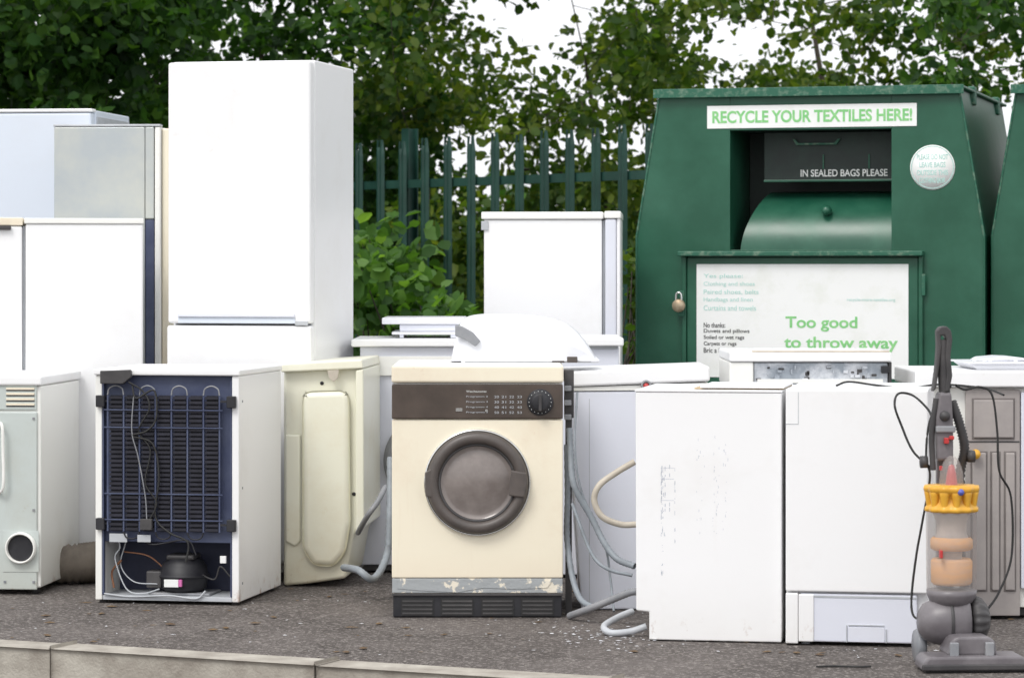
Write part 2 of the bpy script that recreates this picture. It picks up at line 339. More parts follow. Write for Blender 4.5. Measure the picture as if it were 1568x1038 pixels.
def tree(name,px,Y,pxr,pyr,Yr,nclump,per,size,mat,trunk_r=.11,fork=1.3,rad=(.16,.34),thr=-9,nl=6,limb=.5):
    e=bpy.data.objects.new(name,None); col.objects.link(e)
    base=Vector((X(px,Y),Y,0)); e.location=base
    cs=[];rs=[]; tries=0
    while len(cs)<nclump and tries<8000:
        tries+=1
        a_=random.uniform(*pxr); py=random.uniform(*pyr); yy=random.uniform(*Yr)
        x_,z_=X(a_,yy),Z(py,yy); lowz=max(0,(py-260)/160)
        if opening(x_*20/yy,(z_-H)*20/yy)<thr-lowz: continue
        cs.append((x_-base.x,yy-base.y,z_)); rs.append(random.uniform(*rad))
    nclump=len(cs)
    bm=bmesh.new()
    trunk=catmull([(0,0,-.05),(.03,.02,fork*.5),(-.02,.05,fork),(.09,0,fork+.8),(-.04,.05,fork+1.8)],6)
    tr_=[trunk_r*(1-.85*i/(len(trunk)-1)) for i in range(len(trunk))]; tube_bm(bm,trunk,tr_,10)
    nodes=[(p,r) for p,r in zip(trunk,tr_) if p.z>fork*.7]
    lim=random.sample(range(nclump),min(nl,nclump))
    for phase,lst in ((0,lim),(1,[i for i in range(nclump) if i not in lim])):
        for i in lst:
            c=Vector(cs[i])
            cand=[(p,r) for p,r in nodes if p.z<c.z+.3] or nodes
            p,r=min(cand,key=lambda q:(q[0]-c).length)
            L_=(p-c).length
            m1=p.lerp(c,.35)+Vector((random.uniform(-1,1),random.uniform(-1,1),random.uniform(-.2,1)))*L_*.12
            m2=p.lerp(c,.7)+Vector((random.uniform(-1,1),random.uniform(-1,1),random.uniform(-.6,1)))*L_*.10
            pts=catmull([p,m1,m2,c],4 if phase else 6); r0=min(r*.7,.006+.009*L_) if phase else r*limb
            rs_=[max(.0025,r0*(1-.85*k/(len(pts)-1))) for k in range(len(pts))]
            tube_bm(bm,pts,rs_,6)
            nodes+= [(q,rr) for q,rr in zip(pts,rs_)][2:]
    bm_out(bm,'trunk_and_limbs',e,bark,True)
    cnt=[max(8,int(per*(r/.27)**2*random.uniform(.5,1.4))) for r in rs]
    leaves('foliage',e,cs,rs,cnt,size,mat)
    return e
tree('tree',130,18,(-420,300),(-240,420),(16.2,19),180,170,.078,LM1,.16,1.0,rad=(.2,.4),thr=-.75)
tree('tree',400,21,(200,660),(-240,430),(18.5,22),135,135,.072,LM1,.10,1.1,thr=-.34)
tree('tree',905,20.5,(560,1080),(-240,500),(18,21.5),160,125,.068,LM2,.075,.8,thr=-.20)
tree('tree',1250,21,(960,1540),(-240,480),(18.5,22),150,125,.068,LM2,.08,1.2,thr=-.18)
tree('tree',1600,20,(1380,2000),(-240,480),(17,21),120,135,.072,LM1,.12,1.2,thr=-.28)
def mass(name,pxr,pyr,Yr,n,per,size,mat,rad=(.3,.6)):
    cs=[];rs=[]
    for i in range(n):
        yy=random.uniform(*Yr); cs.append((X(random.uniform(*pxr),yy),yy,max(.1,Z(random.uniform(*pyr),yy)))); rs.append(random.uniform(*rad))
    return leaves(name,None,cs,rs,[per]*n,size,mat)
mass('hedge',(-100,1900),(330,560),(19,23),140,115,.08,LM2)
mass('distant_trees',(-400,2000),(310,490),(30,38),100,100,.16,LM1,(.6,1.0))
def shrub(name,pxc,Y,pxr,pyr,Yr,n,per,size,mat):
    e=bpy.data.objects.new(name,None); col.objects.link(e); base=Vector((X(pxc,Y),Y,0)); e.location=base
    cs=[];rs=[];bm=bmesh.new()
    for i in range(n):
        yy=random.uniform(*Yr); c=(X(random.uniform(*pxr),yy)-base.x,yy-base.y,Z(random.uniform(*pyr),yy)); cs.append(c); rs.append(random.uniform(.1,.2))
        b0=Vector((random.uniform(-.15,.15),random.uniform(-.1,.1),0)); pts=catmull([b0,(b0+Vector(c))/2+Vector((random.uniform(-.1,.1),0,.08)),c],6)
        tube_bm(bm,pts,[.009*(1-.7*k/(len(pts)-1)) for k in range(len(pts))],5)
    bm_out(bm,'stems',e,bark,True); leaves('foliage',e,cs,rs,[per]*n,size,mat,.9); return e
shrub('shrub',620,15.2,(540,715),(410,600),(14.6,15.8),40,40,.09,LM3)
shrub('shrub',590,15.6,(545,640),(345,420),(15.4,16.2),11,24,.09,LM3)
shrub('shrub',968,14.2,(950,985),(400,600),(14.0,14.5),10,18,.05,LM2)
# ================================================================= FENCE
fe=bpy.data.objects.new('palisade_fence',None); col.objects.link(fe)
pA=Vector((X(545,17.0),17.0,0)); pB=Vector((X(1000,14.9),14.9,0)); fd=(pB-pA); Lf=fd.length; fd.normalize()
fn=Vector((fd.y,-fd.x,0))
pitch=Lf/12.3; bm=bmesh.new()
def vert_strip(bm,base,prof,z0,z1,tip):
    lo=[bm.verts.new(base+fd*u+fn*v+Vector((0,0,z0))) for u,v in prof]
    hi=[bm.verts.new(base+fd*u+fn*v+Vector((0,0,z1))) for u,v in prof]
    W_=prof[-1][0]
    tp=[bm.verts.new(base+fd*(u*.25 + (.0 if abs(u)<.01 else math.copysign(W_*.35,u)))+fn*(v)+Vector((0,0,z1+(tip if abs(u)>.01 else tip*.45)))) for u,v in prof]
    for a_,b_ in ((lo,hi),(hi,tp)):
        for i in range(len(prof)-1): bm.faces.new((a_[i],a_[i+1],b_[i+1],b_[i]))
prof=[(-.034,-.004),(-.022,.012),(-.010,.012),(0,0),(.010,.012),(.022,.012),(.034,-.004)]
for i in range(-9,16):
    b_=pA+fd*(pitch*(i+.35))
    vert_strip(bm,b_+fn*.03,prof,.05,1.80+random.uniform(-.012,.012),.075)
o=bm_out(bm,'pales',fe,'fence'); sm=o.modifiers.new('s','SOLIDIFY'); sm.thickness=.004
bm=bmesh.new()
def bar(bm,a_,b_,z,h,t):
    vs=[]
    for p in (a_,b_):
        for dz in (-h/2,h/2):
            for dn in (-t/2,t/2): vs.append(bm.verts.new(p+fn*dn+Vector((0,0,z+dz))))
    for f in ((0,1,3,2),(4,6,7,5),(0,4,5,1),(2,3,7,6),(0,2,6,4),(1,5,7,3)): bm.faces.new([vs[k] for k in f])
a_=pA-fd*(pitch*9); b_=pA+fd*(pitch*15.6)
for z in (.38,1.63): bar(bm,a_,b_,z,.045,.03)
bm_out(bm,'rails',fe,'fence')
bm=bmesh.new()
for k in (-7.6,2.05,13.5):
    c=pA+fd*(pitch*k)-fn*.035
    bar(bm,c-fd*.035,c+fd*.035,.97,1.94,.006); bar(bm,c-fd*.035-fn*.06,c+fd*.035-fn*.06,.97,1.94,.006)
    bar(bm,c-fd*.003-fn*.03,c+fd*.003-fn*.03,.97,1.94,.054)
bm_out(bm,'posts',fe,'fence')
# ================================================================= APPLIANCES, LEFT
g=G('refrigerator',140,12.6,-8)
g.box('door',-70,139,172,700,0,.06,'blue',.01,3); zt=g.z(166)
box(g.e,'cabinet',g.x(-70),0,.064,.6,.01,zt-.004,'blue',.006); box(g.e,'top_trim',g.x(-70)-.003,.004,-.004,.062,g.z(172)+.002,zt,'white',.006)
box(g.e,'side_trim',-.001,.0035,.075,.59,.05,zt-.03,'lgrey',.001)
g=G('silver_refrigerator',238,12.05,-3)
g.box('door_panel',83,222,194,870,-.004,.05,'silver',.004)
g.box('door_panel_edge',222.5,236,194,335,-.004,.05,'silver',.004)
g.box('door_edge_dark_reflection',222.5,236,336,870,-.002,.05,'navy',.004)  # dark reflection along the lower door edge, painted in as a navy strip
box(g.e,'cabinet',g.x(83),g.x(236),.054,.6,.01,g.z(194)-.002,'lgrey',.004)
g.box('side_edge',237,246,194,880,-.004,.55,'white2',.006); g.box('side_panel',246.6,258,196,880,.02,.58,'cream',.006)
g.box('top_cap',82,246,190,193.6,-.008,.05,'lgrey',.003)
g=G('refrigerator',219,11.35,7)
g.box('cabinet',39,219,343,900,.0,.56,'white',.006); box(g.e,'foot_rail',g.x(41),g.x(217),.02,.5,0.0,g.z(900)+.001,'dark',.002)
g.box('top_panel',37,220,334,342.6,-.006,.565,'white2',.004)
g.box('door_gasket',34.5,38.5,346,885,.02,.5,'lgrey',.001)
g.box('door',-14,34,346,885,-.004,.56,'white',.008,3); g.box('door_cap',-14,35,333,345.4,-.008,.564,'cream',.004); g.box('handle',-15,17,346,352,-.02,-.005,'dark',.003)
g=G('fridge_freezer',475,11.1,-12.5)
wE=g.x(257); zt=g.z(90); zs=g.z(497)
box(g.e,'upper_door',wE,0,-.0,.055,zs+.004,zt-.006,'white',.010,3)
box(g.e,'lower_door',wE-.004,.002,-.002,.055,.07,zs-.004,'white',.010,3)
box(g.e,'door_gasket',wE+.012,-.012,.0555,.062,.075,zt-.015,'lgrey',.001)
box(g.e,'cabinet',wE,0,.0625,.60,.03,zt,'white',.006)
box(g.e,'plinth',wE+.02,-.02,.05,.55,0,.029,'dark',.003)
box(g.e,'handle_recess',g.x(273),g.x(452),-.0035,.0,g.z(495),g.z(486),'blue',.0015); box(g.e,'handle_lip',g.x(273),g.x(452),-.012,.0,g.z(486)+.001,g.z(480),'cool',.003)
box(g.e,'hinge_block',g.x(452),g.x(472),-.006,.0,g.z(498),g.z(491),'lgrey',.002)
g=G('tumble_dryer',62,10.70,-5)
zt=.775
box(g.e,'cabinet',g.x(-80),0,.006,.60,.025,zt-.03,'white2',.006)
box(g.e,'worktop',g.x(-80)-.005,.006,-.012,.61,zt-.0285,zt+.006,'white',.008,3)
box(g.e,'upper_rear_panel',g.x(-60),g.x(56),-.002,.0055,g.z(627),g.z(585),'sage',.003)
box(g.e,'lower_rear_panel',g.x(-60),g.x(57),-.004,.0055,g.z(902),g.z(630),'sage',.004)
boxes(g.e,'vent_slots',[(g.x(10),g.x(53),-.006,-.002,g.z(y+3),g.z(y)) for y in (593,601,609,617)],'cream')
boxes(g.e,'vent_slot_gaps',[(g.x(10),g.x(53),-.0045,-.0022,g.z(y+5),g.z(y+3)-.0003) for y in (593,601,609,617)],'dark')
vc=(g.x(33),-.0062,g.z(838))
lathe(g.e,'vent_collar',vc,[(.048,-.001),(.048,-.018),(.051,-.021),(.054,-.019),(.057,-.001)],'white2')
lathe(g.e,'vent_hole',vc,[(.0485,-.0008),(.0,-.0009)],'black')
box(g.e,'vent_plate',g.x(5),g.x(60),-.006,-.0042,g.z(875),g.z(812),'sage',.002)
tube(g.e,'pull_handle',[(g.x(-8),-.004,g.z(650)),(g.x(6),-.03,g.z(650)),(g.x(8),-.03,g.z(690)),(g.x(8),-.03,g.z(745)),(g.x(-6),-.004,g.z(755))],.006,'white2')
for fx in (-.03,g.x(-60)):
    for fy in (.05,.55): lathe(g.e,'foot',(fx,fy,0),[(0,.001),(.016,.001),(.016,.025)],'dark',axis='Z',seg=16)
boxes(g.e,'screws',[(g.x(a_)-.004,g.x(a_)+.004,-.0075,-.004,g.z(b_)-.004,g.z(b_)+.004) for a_,b_ in ((52,640),(52,780),(52,890),(8,890))],'grey')
e=G('vent_hose',135,11.05); tube(e.e,'duct',[(-.18,-.0,.075),(-.05,.02,.076),(.0,.05,.078),(.05,.12,.08),(.07,.22,.08)],.070,'duct',n=9,seg=20,corr=.07)
g=G('undercounter_fridge',366,10.35,-10.3)
wl=g.x(146); zt=g.z(570); xi0=g.x(156); xi1=g.x(355)
box(g.e,'side_panel_far',wl,xi0,0,.55,.012,zt-.012,'white2',.003); box(g.e,'side_panel',xi1,0,0,.57,.012,zt-.012,'white',.004)
box(g.e,'top_panel',wl-.004,.004,-.008,.575,zt-.0115,zt+.010,'white',.005)
zc=g.z(832)
box(g.e,'back_panel',xi0+.001,xi1-.001,.022,.54,zc,zt-.013,'navy',.002)
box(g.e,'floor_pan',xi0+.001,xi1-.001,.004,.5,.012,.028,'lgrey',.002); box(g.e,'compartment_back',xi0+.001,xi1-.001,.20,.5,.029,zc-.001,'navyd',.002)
boxes(g.e,'edge_flange',[(xi0+.001,xi0+.006,.002,.02,.03,zt-.03),(xi1-.006,xi1-.001,.002,.02,.03,zt-.03)],'navy')
fins=[];back=[];cols_=7; cx0,cx1=g.x(166),g.x(337); cw=(cx1-cx0)/cols_
z0_,z1_=g.z(815),g.z(606); nf=30
for c in range(cols_):
    back.append((cx0+c*cw+cw*.12,cx0+c*cw+cw*.88,.008,.012,z0_,z1_))
    for k in range(nf):
        zz=z0_+(z1_-z0_)*(k+.5)/nf
        fins.append((cx0+c*cw+cw*.10,cx0+c*cw+cw*.90,-.006,.006,zz-.0045,zz+.0045))
boxes(g.e,'condenser_fins',fins,'fin'); boxes(g.e,'condenser_backing',back,'fin')
boxes(g.e,'condenser_struts',[(cx0+c*cw-.0028,cx0+c*cw+.0028,-.0085,-.0065,z0_,z1_) for c in range(cols_+1)],'navy')
for c in range(0,cols_,2):
    x_=cx0+c*cw; tube(g.e,'condenser_bend',[(x_,-.008,z1_+.002),(x_+cw*.1,-.008,z1_+.024),(x_+cw*.5,-.008,z1_+.034),(x_+cw*.9,-.008,z1_+.024),(x_+cw,-.008,z1_+.002)],.0026,'grey',n=5,seg=6)
for c in range(1,cols_,2):
    x_=cx0+c*cw; tube(g.e,'condenser_bend',[(x_,-.008,z0_-.002),(x_+cw*.15,-.008,z0_-.020),(x_+cw*.5,-.008,z0_-.026),(x_+cw*.85,-.008,z0_-.020),(x_+cw,-.008,z0_-.002)],.0026,'black',n=5,seg=6)
boxes(g.e,'condenser_straps',[(cx0-.012,cx1+.012,-.012,-.0088,g.z(y)-.002,g.z(y)+.002) for y in (628,655,757,797)],'navy')
boxes(g.e,'brackets',[(g.x(a_),g.x(a_+13),-.02,.02,g.z(y+18),g.z(y)) for a_ in (149,349) for y in (606,795)],'black',.002)
boxes(g.e,'bracket_arms',[(g.x(337),g.x(350),-.008,.0,g.z(y+10),g.z(y+7)) for y in (606,795)]+[(g.x(158),g.x(167),-.008,.0,g.z(y+10),g.z(y+7)) for y in (606,795)],'black')
prism(g.e,'cable_cover',[(g.x(157),g.z(588)),(g.x(157),g.z(568)),(g.x(203),g.z(566)),(g.x(204),g.z(578)),(g.x(192),g.z(588))],-.03,-.009,'dark',.003)
cx=g.x(270)
lathe(g.e,'compressor_shell',(cx,.095,.03),[(0,.004),(.06,.006),(.078,.02),(.082,.05),(.083,.058),(.089,.060),(.089,.066),(.083,.068),(.078,.10),(.060,.122),(.03,.13),(0,.131)],'black',axis='Z')
box(g.e,'compressor_relay',cx-.125,cx-.07,.05,.12,.05,.11,'dark',.006); box(g.e,'compressor_feet',cx-.11,cx+.11,.03,.18,.029,.037,'grey',.002)
box(g.e,'compressor_cap',cx-.05,cx+.05,.04,.14,.150,.168,'dark',.01)
box(g.e,'label',cx-.045,cx+.006,.002,.0115,.060,.086,'sign',.0005); box(g.e,'label_pink',cx+.007,cx+.018,.002,.0135,.062,.086,'pink',.0005)
box(g.e,'terminal_block',g.x(337),g.x(346),-.002,.01,g.z(862),g.z(851),'white',.001); box(g.e,'connector',g.x(218),g.x(236),-.03,-.012,g.z(812),g.z(795),'dark',.002)
def gt(name,pp,r,mat,dy=-.02,n=8): tube(g.e,name,[(g.x(a_),dy+random.uniform(-.006,.006),g.z(b_)) for a_,b_ in pp],r,mat,n=n,seg=6)
gt('cable',[(205,590),(212,610),(238,598),(242,640),(228,660),(205,668),(236,680),(246,730),(240,790),(262,815),(290,830),(288,860)],.0035,'rubber')
gt('cable',[(200,585),(222,600),(232,625),(215,660),(232,690),(225,740),(242,770),(230,800)],.0032,'rubber')
gt('cable',[(207,600),(205,660),(214,700),(225,760),(228,800)],.0022,'grey')
gt('wire',[(170,815),(180,840),(172,860),(190,905),(215,912),(240,905)],.0026,'lgrey',.03)
gt('wire',[(185,835),(178,870),(198,895),(235,898)],.0022,'lgrey',.05)
gt('wire',[(215,825),(235,835),(285,828),(300,850)],.003,'black',0)
gt('pipe',[(180,850),(215,855),(235,870),(250,885)],.003,'copper',.08); gt('pipe',[(295,880),(320,890),(330,870),(345,885)],.003,'dark',.06)
gt('pipe',[(168,905),(165,880),(180,862)],.004,'copper',.05)
gt('pipe',[(160,912),(200,916),(260,913),(300,917),(315,905)],.0035,'lgrey',.0)
boxes(g.e,'tape_tabs',[(g.x(168),g.x(195),-.004,.0,g.z(832),g.z(819)),(g.x(212),g.x(232),-.012,-.009,g.z(831),g.z(820))],'lgrey')
for fx in (-.02,wl+.02):
    for fy in (.03,.5): lathe(g.e,'foot',(fx,fy,0),[(0,.001),(.014,.001),(.014,.012)],'dark',axis='Z',seg=16)
boxes(g.e,'side_rivets',[(.0,.0015,y_,y_+.008,z_,z_+.008) for y_ in (.04,) for z_ in (.07,.4,.7)],'grey')
# H moulded ivory tub on its side
g=G('plastic_bathtub',433,10.98,-4)
def PP(l): return [(g.x(a_),max(.002,g.z(b_))) for a_,b_ in l]
prism(g.e,'shell',PP([(434,566),(550,560),(553,800),(541,822),(530,884),(470,893),(434,897)]),.0,.5,'ivory',.012,3,True)
prism(g.e,'rim',PP([(432,556),(556,549),(558,563),(432,569)]),-.035,.52,'ivory',.006,3)
prism(g.e,'rim_edge',PP([(546,566),(558,563),(559,805),(546,815)]),-.03,.5,'ivory',.006,3)
prism(g.e,'bulge',PP([(464,606),(470,598),(528,596),(536,606),(538,800),(530,845),(512,866),(480,864),(464,838)]),-.030,.001,'ivory',.024,5,True)
prism(g.e,'foot_panel',PP([(437,664),(461,664),(461,828),(452,836),(437,828)]),-.012,.001,'ivory',.008,3,True)
for a_,b_ in ((493,586),(542,755)): lathe(g.e,'hole',(g.x(a_),-.002,g.z(b_)),[(0,0),(.007,0),(.007,.001)],'black',seg=16)
prism(g.e,'notch_bracket',PP([(503,566),(521,565),(519,578),(513,583),(506,578)]),-.038,-.034,'creamhose',.001)
# I low appliances behind
g=G('washing_machine',735,11.45,0)
g.box('cabinet',551,733,531,865,.02,.55,'cool',.004); g.box('worktop',538,736,519,530.5,-.01,.57,'white',.006,3)
g.box('fascia',551,733,545,575,.008,.0195,'white2',.002); g.box('plinth',556,728,866,874,.03,.5,'dark',.002)
lathe(g.e,'door_ring',(g.x(655),.019,g.z(705)),[(.17,0),(.168,-.02),(.13,-.02),(.12,0)],'grey'); lathe(g.e,'knob',(g.x(570),.006,g.z(562)),[(.02,0),(.018,-.012),(0,-.012)],'lgrey',seg=24)
g=G('appliance_worktop',585,11.62,0,z0=Z(518.2,11.45))
g.box('top',585,712,486,496,-.01,.4,'hood',.004); g.box('body',612,700,496.5,507,.0,.38,'cool',.003); g.box('lower_edge',600,708,507.5,512,-.006,.39,'hood',.002)
boxes(g.e,'edge_blocks',[(g.x(612),g.x(618),.0,.38,.0,g.z(512)),(g.x(690),g.x(700),.0,.38,.0,g.z(512))],'cool')
g=G('chest_freezer',948,11.25,0)
g.box('cabinet',742,948,530,880,.02,.55,'cool',.004); g.box('lid',739,955,517,529.5,-.01,.57,'white',.006,3); g.box('lid_gasket',744,946,529.6,534,.012,.5,'lgrey',.001)
boxes(g.e,'feet',[(g.x(750),g.x(760),.04,.08,0,g.z(880)),(g.x(930),g.x(940),.04,.08,0,g.z(880))],'dark')
g=G('refrigerator',950,12.2,-3)
g.box('cabinet',741,922,336,850,.0,.55,'white',.006); g.box('top_panel',737,924,324,335.4,-.01,.56,'white2',.006,3)
g.box('door_gasket',922.6,926,337,845,.02,.5,'lgrey',.001); g.box('door',926.5,944,335,845,-.004,.555,'cool',.008,3); g.box('door_outer_edge',944.4,950,334,845,-.0,.55,'white',.006,3)
g.box('door_cap',925.5,951,323,334.4,-.01,.56,'white2',.006,3); boxes(g.e,'feet',[(g.x(750),g.x(770),.04,.1,0,g.z(850)),(g.x(900),g.x(920),.04,.1,0,g.z(850))],'dark')
g.box('hinge_cap',737,748,338,352,-.008,-.001,'lgrey',.002)
# ================================================================= MAIN WASHING MACHINE
g=G('washing_machine',600,10.0,0)
w_=g.x(862)
box(g.e,'cabinet',.004,w_-.004,.012,.55,.012,g.z(588),'cream',.006)
box(g.e,'front_panel',.0,w_,.0,.0115,g.z(884),g.z(642),'cream',.004,3)
box(g.e,'tape_strip',.001,w_-.001,.001,.0115,g.z(907),g.z(884.8),'tape',.002)
prism(g.e,'torn_tape',[(g.x(a_),g.z(b_)) for a_,b_ in ((609,887),(660,885),(668,889),(700,886),(760,884),(800,889),(846,888),(838,899),(790,901),(740,899),(700,906),(640,903),(608,900))],-.001,.0008,'tape',.0003,1)
box(g.e,'fascia',.0,w_,-.006,.0115,g.z(640.5),g.z(588),'brown',.004,3)
box(g.e,'fascia_trim',.002,w_-.002,-.003,.0115,g.z(587.6),g.z(586),'chrome',.0005)
box(g.e,'worktop',-.001,w_+.002,-.012,.56,g.z(585.4),g.z(559),'cream',.008,3)
box(g.e,'worktop_top',.006,w_-.006,.002,.55,g.z(559)+.0002,g.z(559)+.003,'white2',.001)
box(g.e,'plinth',.004,w_-.004,.006,.5,.002,g.z(908),'black',.003); box(g.e,'plinth_rim',.0,w_,-.002,.006,g.z(911),g.z(907.6),'dark',.001)
sl_=[]
for a_ in (616,677,739,800):
    for k in range(4): sl_.append((g.x(a_),g.x(a_+46),.001,.0065,g.z(920+k*6.2)-.0032,g.z(920+k*6.2)+.0032))
boxes(g.e,'plinth_vents',sl_,'dark',.001)
boxes(g.e,'plinth_vent_frames',[(g.x(a_-2),g.x(a_+48),.003,.0062,g.z(942),g.z(915)) for a_ in (616,677,739,800)],'rubber')
dc=(g.x(731),0,g.z(738)); R=.1785
lathe(g.e,'door_trim',dc,[(R,-.0),(R,-.010),(R-.003,-.013),(R-.007,-.013),(R-.009,-.008)],'chrome',seg=72)
lathe(g.e,'door_ring',dc,[(R-.008,-.004),(R-.009,-.022),(R-.016,-.032),(R-.028,-.036),(R-.040,-.034),(R-.046,-.026),(R-.050,-.014)],'ring',seg=72)
lathe(g.e,'door_inner_ring',dc,[(R-.049,-.020),(R-.053,-.022),(R-.056,-.016),(R-.058,-.004)],'dark',seg=72)
lathe(g.e,'door_glass',dc,[(R-.056,-.012),(.114,-.006),(.106,-.006),(.09,-.011),(.065,-.016),(.035,-.019),(0,-.020)],'glass',seg=72)
prism(g.e,'door_latch',[(g.x(779),g.z(757)),(g.x(779),g.z(748)),(g.x(783),g.z(718)),(g.x(806),g.z(722)),(g.x(808),g.z(738)),(g.x(803),g.z(760))],-.044,-.02,'ring',.005,3)
prism(g.e,'door_hinge',[(g.x(652),g.z(758)),(g.x(651),g.z(722)),(g.x(661),g.z(716)),(g.x(664),g.z(740)),(g.x(662),g.z(760))],-.034,-.004,'ring',.003)
kc=(g.x(827),-.006,g.z(615))
lathe(g.e,'programme_dial',kc,[(.044,0),(.044,-.004),(.040,-.005),(.034,-.005),(.030,-.024),(.024,-.027),(0,-.027)],'black')
box(g.e,'dial_pointer',kc[0]-.005,kc[0]+.005,-.042,-.03,kc[2]-.028,kc[2]+.028,'dark',.002)
boxes(g.e,'dial_marks',[(kc[0]+.037*math.cos(t)-.0011,kc[0]+.037*math.cos(t)+.0011,-.0118,-.0105,kc[2]+.037*math.sin(t)-.0011,kc[2]+.037*math.sin(t)+.0011) for t in [i*math.pi/9 for i in range(18)]],'twhite')
for i,yy in enumerate((605,613,621,629)):
    text(g.e,'label_text','Programm %d'%(i+2),g.x(714),g.x(747),g.z(yy+3.2),g.z(yy),-.0066,'lgrey')
    for j,a_ in enumerate((757,768,780,792)): text(g.e,'label_text','%d'%(20+i*10+j),g.x(a_),g.x(a_+7),g.z(yy+3.6),g.z(yy),-.0066,'lgrey')
text(g.e,'maker_text','Waschautomat',g.x(714),g.x(745),g.z(600),g.z(597),-.0066,'twhite')
boxes(g.e,'indicator',[(g.x(698),g.x(708),-.008,-.006,g.z(629),g.z(624)),(g.x(743),g.x(747),-.008,-.006,g.z(630),g.z(626))],'chrome')
for fx in (.04,w_-.04): lathe(g.e,'foot',(fx,.1,0),[(0,.0005),(.018,.0005),(.018,.012)],'dark',axis='Z',seg=16)
# M curved cover on top
g=G('plastic_hood',690,10.22,0,z0=Z(559,10.0)+.0035)
pts=[(690,552),(694,528),(700,504),(706,490),(718,482.5),(745,479),(800,480),(840,485),(866,493),(885,506),(900,524),(910,540),(914,549)]
hs_=[(g.x(a_),max(.004,g.z(b_+2))) for a_,b_ in pts]; hx0,hx1=hs_[0][0],hs_[-1][0]
bm=bmesh.new(); prev=None; ny=10
P=catmull([(x_,0,z_) for x_,z_ in hs_],3)
for j in range(ny+1):
    t=j/ny; yy=.32*t; k=(1-(2*t-1)**4*.55) if t<.5 else (1-(2*t-1)**4*.3)
    ring=[bm.verts.new(((hx0+hx1)/2+(p.x-(hx0+hx1)/2)*(.97+.03*k),yy,.004+(p.z-.004)*k)) for p in P]
    if prev:
        for i in range(len(P)-1): bm.faces.new((prev[i],prev[i+1],ring[i+1],ring[i]))
    else: bm.faces.new(ring)
    prev=ring
bm.faces.new(prev); o=bm_out(bm,'shell',g.e,'hood',True)
box(g.e,'rim',g.x(706),g.x(918),-.012,.31,-.001,.010,'hood',.004)
prism(g.e,'grip',[(g.x(a_),g.z(b_)) for a_,b_ in ((697,497),(708,499),(724,508),(736,522),(728,530),(712,519),(697,514))],-.018,.02,'grey',.004)
boxes(g.e,'hinge',[(g.x(868),g.x(884),-.03,-.0125,.0,.02),(g.x(845),g.x(864),-.02,-.0125,-.001,.006)],'ring',.002)
boxes(g.e,'rim_gap',[(g.x(712),g.x(905),-.0128,-.0122,.0015,.0035)],'grey')
# O leaning washer behind
g=G('washing_machine',865,10.22,0)
Q=lambda l:[(g.x(a_),max(.003,g.z(b_))) for a_,b_ in l]
prism(g.e,'cabinet',Q([(867,599),(1086,597),(1086,934),(890,936)]),.0,.45,'cool',.006)
prism(g.e,'worktop',Q([(863,568),(1086,560),(1087,583),(866,592)]),-.015,.46,'white',.008,3)
prism(g.e,'fascia',Q([(868,593),(1084,585),(1084,596),(869,598)]),-.004,.3,'white2',.001)
lathe(g.e,'indicator_ring',(g.x(989),-.016,g.z(589)),[(.018,0),(.018,-.008),(.012,-.01),(.010,-.004)],'grey',seg=24); lathe(g.e,'indicator',(g.x(989),-.018,g.z(590)),[(.010,0),(.009,-.008),(0,-.01)],'red',seg=20)
g.box('panel_crease',902,903,610,925,-.0006,.0,'lgrey',.0002)
# hoses
def hose(name,pp,r,mat,Y0=10.05,corr=.0,n=8):
    e=G(name,pp[0][0],Y0); q=[]
    for t in pp:
        a_,b_=t[0],t[1]; dy=t[2] if len(t)>2 else 0
        x_,y_,z_=e.P(a_,b_,dy); q.append((x_,y_,max(z_,r)))
    tube(e.e,'hose',q,r,mat,n=n,corr=corr); return e
hose('drain_hose',[(872,655,.05),(874,700,.03),(880,745,0),(905,790,0),(925,830,-.03),(945,855,-.06),(972,866,-.1)],.011,'hose',10.0,.06,12)
hose('drain_hose',[(972,706,-.05),(945,722,-.05),(918,742,-.06),(910,765,-.06),(922,790,-.06),(950,802,-.05),(974,802,-.05)],.0105,'creamhose',10.0,.0)
hose('drain_hose',[(868,680,.0),(869,760,0),(868,820,.0),(876,880,-.05),(888,915,-.1),(905,928,-.15)],.010,'hose',10.05,.06,12)
hose('inlet_hose',[(876,770,.0),(905,845,-.05),(930,870,-.08),(968,880,-.1)],.006,'hose',10.0)
hose('power_cable',[(884,600,.05),(880,680,0),(890,750,0),(925,830,0),(934,880,0),(940,935,-.1)],.004,'hose',10.0)
hose('drain_hose',[(872,945,-.1),(900,932,-.2),(935,918,-.25),(965,906,-.3),(978,905,-.3)],.012,'grey',10.05,.06,12)
hose('inlet_hose',[(990,958,-.55),(965,966,-.55),(935,968,-.55),(925,958,-.5),(945,945,-.4),(968,935,-.35)],.011,'lgrey',10.05,.0)
e=G('hose_bracket',865,10.05); e.box('plate',864,879,566,640,.02,.06,'dark',.003)
boxes(e.e,'clips',[(e.x(864),e.x(875),-.01,.02,e.z(y+8),e.z(y)) for y in (590,612,634)],'grey',.002)
boxes(e.e,'stay',[(e.x(866),e.x(876),.03,.05,0.0,e.z(640))],'dark')
hose('drain_hose',[(598,700,.2),(597,790,.1),(592,850,.05),(572,885,-.1),(548,872,-.1),(526,868,.1)],.013,'hose',10.6,.06,12)
hose('inlet_hose',[(590,745,.1),(578,768,.0),(562,790,0),(548,815,.2)],.010,'grey',10.75,.06,12)
